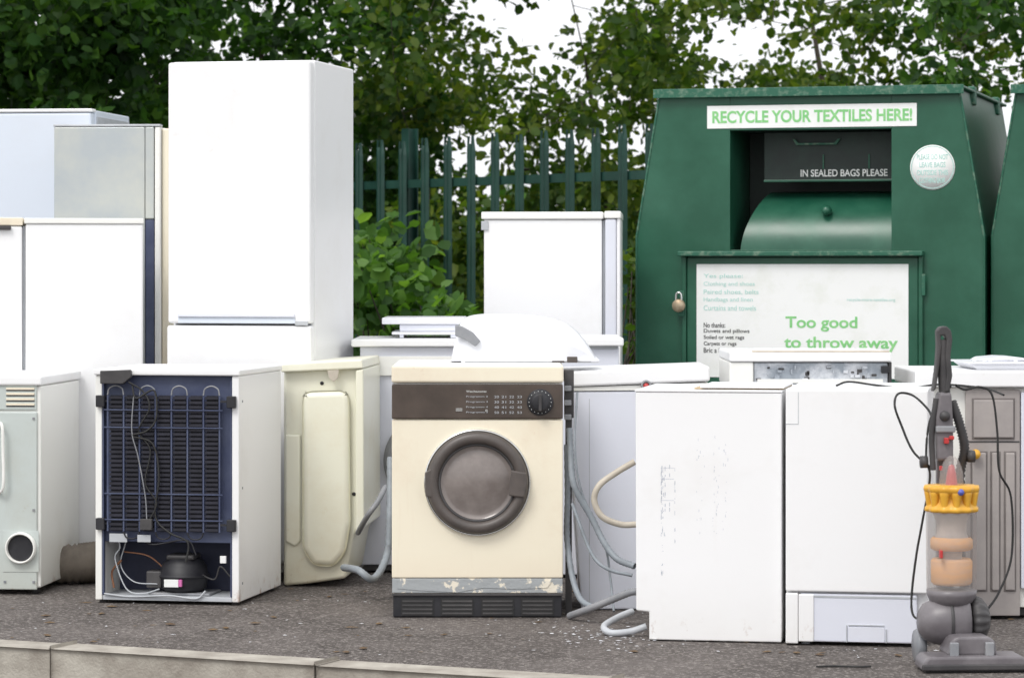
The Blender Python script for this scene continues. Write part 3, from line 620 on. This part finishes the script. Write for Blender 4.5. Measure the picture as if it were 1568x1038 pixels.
# ================================================================= RIGHT FRONT
g=G('undercounter_fridge',1197,9.31,-10)
xl=g.x(973); zt=g.z(601)
prism(g.e,'side_panel',[(xl,zt),(0,zt),(0,.004),(g.x(994),.004),(g.x(994),g.z(940)),(g.x(974),g.z(938))],0,.5,'white',.004,3)
box(g.e,'top_panel',xl-.002,.001,-.003,.51,zt+.0005,zt+.007,'white',.002)
box(g.e,'chipboard_batten',g.x(1060),.0,.06,.4,zt+.0075,zt+.012,'wood',.001); box(g.e,'top_lid',g.x(1070),.004,.04,.38,zt+.0125,zt+.019,'white',.001)
sc=[]
for i in range(110):
    a_=1012+abs(random.gauss(0,2)) if random.random()<.6 else random.choice([1012,1018,1025,1033]); b_=random.uniform(716,885) if random.random()<.5 else random.uniform(716,790)
    x_,z_=g.x(a_),g.z(b_); hh=random.uniform(.001,.012); sc.append((x_,x_+random.uniform(.0008,.0022),-.0004,.0,z_,z_+hh))
for i in range(60):
    x_,z_=g.x(random.choice([1068,1092,1093,1108,1072])+random.uniform(-2,8)),g.z(random.uniform(670,820)); sc.append((x_,x_+.001,-.0003,0,z_,z_+random.uniform(.001,.01)))
for b_ in (718,735,768): sc.append((g.x(1012),g.x(1032),-.0003,0,g.z(b_),g.z(b_)+.0011))
boxes(g.e,'scuffs',sc,'scuff')
g=G('dishwasher',1421,9.2,-10)
xl=g.x(1203); zt=g.z(596)
box(g.e,'cabinet',xl,0,.03,.55,.02,zt,'white',.004)
box(g.e,'door_panel',xl,0,.0,.0295,g.z(906,1300),zt-.002,'white',.005,3)
box(g.e,'left_stile',xl,g.x(1222),.0,.0295,.006,g.z(907,1210),'white',.003)
box(g.e,'lower_panel',g.x(1225),g.x(1404),.008,.0295,.012,g.z(909,1300),'cool',.004)
box(g.e,'lower_panel_rib',g.x(1222.5),g.x(1246),.002,.0295,.012,g.z(909,1235),'white',.003)
bx0,bx1=g.x(1297),g.x(1356)
boxes(g.e,'recess_frame',[(bx0-.003,bx0,.004,.008,.012,.065),(bx1,bx1+.003,.004,.008,.012,.055),(bx0+.004,bx1-.004,.004,.008,.064,.067)],'lgrey')
box(g.e,'recess_pad',bx0+.003,bx1-.003,.005,.0085,.014,.06,'cool',.001)
box(g.e,'kick_seam',g.x(1224),g.x(1404),.0065,.0085,g.z(915,1300),g.z(912,1300),'lgrey',.0003)
boxes(g.e,'corner_seam',[(g.x(1203),g.x(1222),-.001,.0,g.z(649,1210),g.z(648,1210)),(g.x(1222),g.x(1222.8),-.001,.0,g.z(649,1210),g.z(600,1210))],'lgrey')
for fx in (g.x(1232),-.04):
    for fy in (.05,.5): lathe(g.e,'foot',(fx,fy,0),[(0,.0005),(.014,.0005),(.012,.02)],'lgrey',axis='Z',seg=16)
# Q open-topped washer
g=G('washing_machine',1117,10.05,0)
g.box('cabinet',1119,1364,593,925,.0,.5,'white2',.004); g.box('corner_post',1117,1154,554,592.5,.0,.5,'white2',.006,3)
g.box('chassis_plate',1155,1361,555,592.5,.02,.45,'zinc',.003)
g.box('worktop',1117,1365,538.5,553.5,-.008,.52,'white',.006,3); g.box('worktop_trim',1152,1362,537.2,538.2,-.004,.03,'wood',.0005)
bl=[]
for i in range(30):
    a_=random.uniform(1158,1350); b_=random.uniform(558,580); bl.append((g.x(a_),g.x(a_+random.uniform(2,9)),.012,.021,g.z(b_+random.uniform(2,7)),g.z(b_)))
boxes(g.e,'chassis_slots',bl[:14],'dark',.001); boxes(g.e,'chassis_tabs',[(a_,b_,c-.006,d_-.004,e_,f_) for a_,b_,c,d_,e_,f_ in bl[14:]],'zinc',.001)
g.box('right_post',1361.5,1366,554,592,.01,.5,'dark',.001); g.box('connector',1350,1361,560,571,-.004,.02,'black',.002)
g.box('loose_strip',1160,1352,580,586,-.004,.018,'white2',.001)
# S cabinet
g=G('kitchen_cabinet',1478,9.95,0)
g.box('carcass',1405,1640,593,930,.02,.5,'white2',.003); g.box('worktop',1400,1645,567,592,-.02,.52,'white',.006,3)
g.box('stile',1479,1562,596,942,.0,.0195,'taupe',.003)
def raised(a_,b_,t,bt):
    g.box('panel_groove',a_,b_,t,bt,-.002,.001,'taupedark',.001); g.box('panel_raised',a_+2.5,b_-2.5,t+2.5,bt-2.5,-.010,.0,'taupe',.005,3)
raised(1488,1554,609,672); raised(1486,1512,690,905); raised(1516,1532,690,905); raised(1537,1556,690,905)
g.box('rail_seam',1480,1561,674.5,677,-.001,.001,'dark',.0003); lathe(g.e,'knob',(g.x(1492),-.008,g.z(694)),[(.008,0),(.008,-.012),(.017,-.018),(.015,-.03),(0,-.033)],'orange',seg=24)
g.box('side_door',1563.5,1640,600,900,-.004,.0195,'cool',.003); g.box('plinth',1410,1640,931,944,.05,.45,'dark',.002)
# plastic tray lying on the cabinet: flared tray with a moulded rim and lugs
g=G('plastic_tray',1485,10.0,3,z0=Z(567,9.95)+.0005)
wt=g.x(1610)
prism(g.e,'tray_body',[(.03,.0),(wt-.03,.0),(wt-.012,.016),(wt-.004,.019),(.004,.019),(.012,.014)],.02,.30,'hood',.004,3)
box(g.e,'tray_rim',0,wt,.0,.33,.0195,.026,'hood',.003,3)
prism(g.e,'tray_lid',[(.05,.0265),(.07,.038),(.13,.043),(wt-.10,.041),(wt-.06,.034),(wt-.04,.0265)],.04,.26,'hood',.006,3)
boxes(g.e,'tray_lugs',[(a_,a_+.012,.0,.012,.0265,.040) for a_ in (.01,.065,.15)],'hood',.002)
# ================================================================= VACUUM CLEANER
g=G('upright_vacuum_cleaner',1465,8.82,4)
xh0,xh1=g.x(1393),g.x(1553)
prism(g.e,'cleaner_head',[(xh0,.006),(xh0+.004,.034),(xh0+.018,.048),(xh1-.02,.048),(xh1-.004,.034),(xh1,.006)],-.19,-.06,'purple',.008,3)
box(g.e,'head_bumper',xh0-.003,xh1+.003,-.195,-.185,.008,.026,'dark',.004); box(g.e,'head_sole',xh0+.01,xh1-.01,-.18,-.07,.001,.0055,'rubber',.001)
prism(g.e,'head_neck',[(g.x(1434),.045),(g.x(1442),.092),(g.x(1450),.10),(g.x(1496),.10),(g.x(1506),.088),(g.x(1510),.045)],-.15,-.02,'purple',.008,3)
box(g.e,'neck_clip',g.x(1437),g.x(1450),-.165,-.15,.03,.085,'grey',.003); box(g.e,'neck_clip',g.x(1490),g.x(1503),-.165,-.15,.03,.085,'grey',.003)
zc=g.z(950)
lathe(g.e,'motor_ball',(g.x(1460),.0,zc),[(0,-.105),(.03,-.104),(.052,-.09),(.066,-.06),(.073,-.02),(.075,.02),(.072,.04),(.03,.045),(0,.045)],'purple',axis='X')
lathe(g.e,'motor_seam',(g.x(1460),.0,zc),[(.0745,-.021),(.0762,-.019),(.0762,-.013),(.0748,-.011)],'dark',axis='X')
lathe(g.e,'motor_filter',(g.x(1495),.0,zc+.004),[(.05,-.02),(.066,-.015),(.068,.0),(.062,.015),(.05,.026),(.03,.036),(0,.038)],'dark',axis='X',ribs=16,ribamp=.03,seg=96)
lathe(g.e,'wheel',(g.x(1412),.06,.05),[(0,-.01),(.045,-.01),(.049,-.004),(.049,.012),(.045,.018),(0,.018)],'grey',axis='X'); lathe(g.e,'wheel',(g.x(1508),.06,.05),[(0,-.018),(.045,-.018),(.049,-.012),(.049,.004),(.045,.01),(0,.01)],'grey',axis='X')
cb=g.x(1457)
lathe(g.e,'bin_base',(cb,0,g.z(912)),[(0,-.03),(.05,-.03),(.066,-.01),(.072,.004),(.074,.02),(0,.021)],'purple',axis='Z')
zb0,zb1=g.z(902),g.z(782)
lathe(g.e,'dust_bin',(cb,0,0),[(.073,zb0),(.074,zb0+.05),(.075,zb1)],'clear',axis='Z')
lathe(g.e,'bin_dust',(cb,0,0),[(0,zb0+.016),(.054,zb0+.016),(.060,zb0+.024),(.061,g.z(858)),(.055,g.z(854)),(0,g.z(854))],'dust',axis='Z')
lathe(g.e,'cyclone_shroud',(cb,0,0),[(.030,g.z(854)),(.032,g.z(842)),(.050,g.z(838)),(.052,g.z(824)),(.044,g.z(816)),(.044,g.z(800)),(.056,zb1-.002)],'shroud',axis='Z')
lathe(g.e,'dust_band',(cb,0,0),[(.054,g.z(841)),(.062,g.z(838)),(.062,g.z(825)),(.054,g.z(821))],'dust',axis='Z')
box(g.e,'bin_latch',cb-.05,cb-.042,-.078,-.055,g.z(850),g.z(838),'red',.002)
lathe(g.e,'cyclone_ring',(cb,0,0),[(.070,zb1-.001),(.078,zb1+.003),(.077,zb1+.012),(.060,zb1+.03),(.066,g.z(755)),(.079,g.z(751)),(.081,g.z(746)),(.078,g.z(742)),(.03,g.z(741)),(0,g.z(741))],'orange',axis='Z',seg=96,ribs=12,ribamp=.04)
for i in range(12):
    a_=i*math.pi/6; lathe(g.e,'cyclone_cone',(cb+.066*math.cos(a_),.066*math.sin(a_),0),[(.007,zb1+.004),(.014,g.z(757)),(.016,g.z(752)),(.010,g.z(743)),(0,g.z(741)-.0005)],'orange',axis='Z',seg=14)
lathe(g.e,'cyclone_top',(cb,0,0),[(.036,g.z(742)),(.034,g.z(722)),(.024,g.z(706)),(.010,g.z(698)),(0,g.z(697))],'clear',axis='Z')
lathe(g.e,'cyclone_core',(cb,0,0),[(.018,g.z(742)),(.014,g.z(725)),(.008,g.z(712)),(0,g.z(710))],'red',axis='Z')
lathe(g.e,'release_button',(cb+.01,-.080,g.z(750)),[(.010,.0),(.008,-.006),(0,-.008)],'bluep',axis='Y',seg=24)
box(g.e,'spine',cb-.026,cb+.026,.078,.11,g.z(930),g.z(700),'purple',.01,3)
prism(g.e,'wand_lower',[(g.x(1437),g.z(706)),(g.x(1435),g.z(640)),(g.x(1440),g.z(600)),(g.x(1460),g.z(600)),(g.x(1463),g.z(650)),(g.x(1463),g.z(706))],.02,.075,'purple',.01,3)
lathe(g.e,'wand_button',(g.x(1449),.02,g.z(637)),[(.016,.0),(.014,-.008),(0,-.010)],'dark',seg=24)
boxes(g.e,'red_clips',[(g.x(1447),g.x(1454),.004,.02,g.z(679),g.z(670)),(g.x(1455),g.x(1462),.006,.02,g.z(673),g.z(667)),(g.x(1440),g.x(1445),.008,.02,g.z(720),g.z(713))],'red',.002)
prism(g.e,'wand_cuff',[(g.x(1435),g.z(662)),(g.x(1435),g.z(652)),(g.x(1465),g.z(652)),(g.x(1465),g.z(662))],.012,.08,'grey',.004)
tube(g.e,'wand_tube',[(g.x(1451),.04,g.z(604)),(g.x(1449),.04,g.z(570)),(g.x(1447),.04,g.z(520))],.017,'dark',n=6,seg=16)
prism(g.e,'handle',[(g.x(a_),g.z(b_)) for a_,b_ in ((1437,506),(1442,500),(1452,499),(1459,506),(1461,520),(1458,545),(1461,575),(1456,600),(1449,600),(1452,575),(1450,545),(1452,520),(1449,513),(1443,514),(1444,530),(1441,560),(1436,595),(1431,600),(1436,560),(1438,530))],.02,.055,'dark',.004)
tube(g.e,'crevice_tool',[(g.x(1432),.03,g.z(720)),(g.x(1430),.03,g.z(665)),(g.x(1437),.03,g.z(610))],.009,'dark',n=6)
tube(g.e,'stretch_hose',[(g.x(1464),.06,g.z(615)),(g.x(1476),.06,g.z(650)),(g.x(1485),.07,g.z(690)),(g.x(1480),.09,g.z(735)),(g.x(1484),.11,g.z(850)),(g.x(1490),.09,g.z(925))],.014,'dark',n=16,corr=.12)
lathe(g.e,'cable_hook',(g.x(1420),.05,g.z(708)),[(0,-.012),(.018,-.01),(.018,.01),(0,.012)],'dark',axis='X',seg=20)
lathe(g.e,'cable_hook',(g.x(1494),.06,g.z(700)),[(0,-.012),(.018,-.01),(.018,.01),(0,.012)],'dark',axis='X',seg=20)
tube(g.e,'cable',[g.P(1456,590,.06),g.P(1425,640,.08),g.P(1418,700,.05),g.P(1424,730,.05),g.P(1412,800,.06),g.P(1403,850,.07),g.P(1396,910,.07),g.P(1398,940,.05),g.P(1412,950,.03)],.0036,'rubber',seg=6)
tube(g.e,'cable',[g.P(1464,590,.06),g.P(1478,596,.10),g.P(1500,592,.12),g.P(1519,604,.12),g.P(1527,660,.12),g.P(1530,720,.12),g.P(1548,760,.15),g.P(1549,850,.15),g.P(1530,905,.12),g.P(1510,935,.08)],.0036,'rubber',seg=6)
tube(g.e,'cable',[g.P(1425,715,.05),g.P(1398,690,.08),g.P(1380,650,.1),g.P(1370,620,.1),g.P(1376,602,.15),g.P(1398,605,.15),g.P(1420,625,.1),g.P(1428,640,.05)],.0036,'rubber',seg=6)
e=G('power_cable',1280,9.45)
tube(e.e,'cable',[(e.x(1280),0,e.z(590)),(e.x(1300),0,e.z(584)),(e.x(1340),.0,e.z(589)),(e.x(1390),.0,e.z(594)),(e.x(1440),.0,e.z(588)),(e.x(1500),-.1,e.z(592)),(e.x(1521),-.2,e.z(600))],.0034,'rubber',seg=6)
tube(G('cable_on_pavement',1250,8.75).e,'cable',[(0,0,.004),(.06,.01,.004),(.12,-.004,.004),(.16,.004,.004)],.003,'rubber',seg=6)
# ================================================================= TEXTILE RECYCLING BINS
REF=G('ref_tmp',1507,12.5,-16); bpy.data.objects.remove(REF.e)
def recycling_bin(px0,Y0,left_corner=False):
    g=G('textile_recycling_bin',px0,Y0,-16); W=1.49; e=g.e
    if left_corner: e.location=(g.X0+W*math.cos(g.r),Y0+W*math.sin(g.r),0)
    zk,zt,ins=1.30,1.915,.103
    def fx(px,dy=0): return REF.x(px,dy)
    def fz(py,px,dy=0): return REF.z(py,px,dy)
    ox0,ox1=fx(1118),fx(1365); oz0,oz1=fz(382,1240),fz(198,1240)
    t=.025
    prism(e,'front_left',[(-W,.03),(-W,zk),(-W+ins,zt),(ox0,zt),(ox0,.03)],0,t,'green',.002)
    prism(e,'front_right',[(0,.03),(ox1,.03),(ox1,zt),(-ins,zt),(0,zk)],0,t,'green',.002)
    box(e,'front_header',ox0+.0005,ox1-.0005,.0,t,oz1,zt,'green',.001); box(e,'front_apron',ox0+.0005,ox1-.0005,.0,t,.03,oz0,'green',.001)
    D=1.5; bm=bmesh.new(); hexo=[(-W,.03),(-W,zk),(-W+ins,zt),(-ins,zt),(0,zk),(0,.03)]
    A_=[bm.verts.new((x_,t+.0005,z_)) for x_,z_ in hexo]; B_=[bm.verts.new((x_,D,z_)) for x_,z_ in hexo]
    for i in range(5): bm.faces.new((A_[i],A_[i+1],B_[i+1],B_[i]))
    bm.faces.new(B_); bm_out(bm,'body',e,'green')
    box(e,'roof_sheet',-W+ins-.02,-ins+.02,-.03,D+.02,zt+.001,zt+.014,'green',.004); box(e,'roof_lip',-W+ins-.022,-ins+.022,-.034,-.030,zt-.022,zt+.016,'gedge',.002)
    boxes(e,'skids',[(-W+.1,-W+.2,.02,D-.02,0,.03),(-.2,-.1,.02,D-.02,0,.03)],'gdark')
    for xs in (-W,0):
        sg=1 if xs<0 else -1
        tube(e,'edge_bead',[(xs,-.0,.05),(xs,-.0,zk*.5),(xs,-.0,zk)],.005,'green',n=4,seg=8); tube(e,'edge_bead',[(xs,0,zk),(xs+sg*ins,0,zt)],.005,'gedge',n=4,seg=8)
    for y_ in (.35,1.2):
        box(e,'lifting_lug',-ins-.012,-ins+.02,y_,y_+.07,zt-.05,zt+.03,'gedge',.006)
    box(e,'side_rib',.0005,.012,.7,.74,.05,zk-.03,'green',.003)
    dp=.42
    box(e,'chute_side_left',ox0-.012,ox0-.001,t+.001,dp,oz0-.01,oz1+.01,'green',.001); box(e,'chute_side_right',ox1+.001,ox1+.012,t+.001,dp,oz0-.01,oz1+.01,'green',.001)
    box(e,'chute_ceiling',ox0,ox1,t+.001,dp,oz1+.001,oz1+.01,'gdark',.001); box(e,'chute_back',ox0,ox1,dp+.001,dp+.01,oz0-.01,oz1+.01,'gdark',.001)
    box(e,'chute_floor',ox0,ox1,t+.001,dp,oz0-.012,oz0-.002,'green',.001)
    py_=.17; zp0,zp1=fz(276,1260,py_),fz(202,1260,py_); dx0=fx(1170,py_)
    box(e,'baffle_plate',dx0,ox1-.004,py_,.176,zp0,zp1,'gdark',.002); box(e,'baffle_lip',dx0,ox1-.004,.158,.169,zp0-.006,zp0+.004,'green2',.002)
    hx=fx(1215,py_)
    prism(e,'baffle_handle',[(hx,zp1-.03),(hx+.015,zp1-.055),(hx+.19,zp1-.055),(hx+.205,zp1-.03),(hx+.195,zp1-.03),(hx+.18,zp1-.047),(hx+.025,zp1-.047),(hx+.01,zp1-.03)],.15,.168,'gedge',.001)
    boxes(e,'baffle_tabs',[(fx(a_,py_),fx(a_+2,py_),.164,.169,zp0+.05,zp0+.11) for a_ in (1260,1330)],'gedge')
    bm=bmesh.new(); n_=24; rr=.32; cy,cz=.37,oz0-.02; prev=None
    for i in range(n_+1):
        a_=math.pi*(.0+.55*i/n_); y_=cy-rr*math.cos(a_); z_=cz+rr*math.sin(a_)*.86
        xl=ox0+.035+max(0,(z_-oz0))**1.6*.75
        v=[bm.verts.new((xl,y_,z_)),bm.verts.new((ox1-.006,y_,z_))]
        if prev: bm.faces.new((prev[0],prev[1],v[1],v[0]))
        prev=v
    bm_out(bm,'drum',e,'green2',True)
    lathe(e,'drum_stud',(fx(1265,.09),.085,fz(322,1265,.09)),[(.022,.03),(.02,0),(.012,-.012),(0,-.013)],'green2',seg=20)
    text(e,'chute_text','IN SEALED BAGS PLEASE',fx(1226,py_),fx(1359,py_),fz(270,1290,py_),fz(259,1290,py_),.1685,'twhite',.0015)
    dz1=fz(392,1230); da,db=fx(1046),fx(1414)
    box(e,'door',da+.02,db-.02,-.016,-.001,.1,dz1-.004,'green',.004)
    boxes(e,'door_frame',[(da,da+.018,-.024,-.001,.08,dz1),(db-.018,db,-.024,-.001,.08,dz1)],'green',.003)
    box(e,'door_ledge',da-.012,db+.004,-.06,-.001,dz1+.001,dz1+.022,'gedge',.004)
    boxes(e,'door_hinges',[(db-.004,db+.012,-.03,-.024,z_,z_+.09) for z_ in (.3,1.05)],'gedge',.002)
    sa,sb=fx(1068),fx(1392); sz1=fz(404,1230); sz0=fz(578,1230)
    box(e,'door_sign',sa,sb,-.0185,-.0165,sz0,sz1,'sign',.0006)
    def tx(n_,b_,x0,x1,y1,y0,m_,off=0): text(e,n_,b_,fx(x0),fx(x1),fz(y1,(x0+x1)/2),fz(y0,(x0+x1)/2),-.0192,m_,off)
    tx('sign_text','Too good',1204,1314,507,484,'tgreen',.0022); tx('sign_text','to throw away',1202,1376,538,515,'tgreen',.0022)
    for i,l in enumerate(('No thanks:','Duvets and pillows','Soiled or wet rags','Carpets or rugs','Bric a brac')):
        tx('sign_text',l,1079,1079+[33,70,62,50,38][i],501+i*9.6,493.5+i*9.6,'tblack',.001)
    for i,l in enumerate(('Yes please:','Clothing and shoes','Paired shoes, belts','Handbags and linen','Curtains and towels')):
        tx('sign_text',l,1079,1079+[60,78,84,75,80][i],427+i*12,419+i*12,'tblue')
    tx('sign_text','recycle-more-textiles.org',1298,1372,462,456,'tblue')
    box(e,'header_sign',fx(1083),fx(1404),-.0035,-.001,fz(195,1240),fz(160,1240),'sign',.001)
    text(e,'header_text','RECYCLE YOUR TEXTILES HERE!',fx(1091),fx(1397),fz(187,1240),fz(168,1240),-.0042,'tgreen',.003)
    lathe(e,'round_sticker',(fx(1428),-.001,fz(256,1428)),[(.094,0),(.094,-.002),(0,-.002)],'sign',seg=48)
    lathe(e,'sticker_ring',(fx(1428),-.0032,fz(256,1428)),[(.090,0),(.090,-.0004),(.087,-.0004),(.087,0)],'tblue',seg=48)
    for i,l in enumerate(('PLEASE DO NOT','LEAVE BAGS','OUTSIDE THIS','CLOTHING BANK')):
        text(e,'sticker_text',l,fx(1404+i%2*4),fx(1452-i%2*4),fz(244+i*12,1428),fz(236+i*12,1428),-.0036,'tblue',.001)
    lx,lz=fx(1046),fz(466,1046)
    box(e,'lock_box',lx-.015,lx+.012,-.03,-.0245,lz-.05,lz+.06,'gedge',.004)
    lathe(e,'padlock',(lx-.008,-.05,lz-.004),[(0,-.014),(.024,-.013),(.028,-.006),(.028,.006),(.024,.013),(0,.014)],'brass',seg=28)
    tube(e,'padlock_shackle',[(lx-.02,-.05,lz+.02),(lx-.018,-.05,lz+.045),(lx-.008,-.05,lz+.052),(lx+.002,-.05,lz+.045),(lx+.004,-.05,lz+.02)],.005,'chrome',n=5,seg=8)
    return g
recycling_bin(1507,12.5)
recycling_bin(1519,12.56,True)
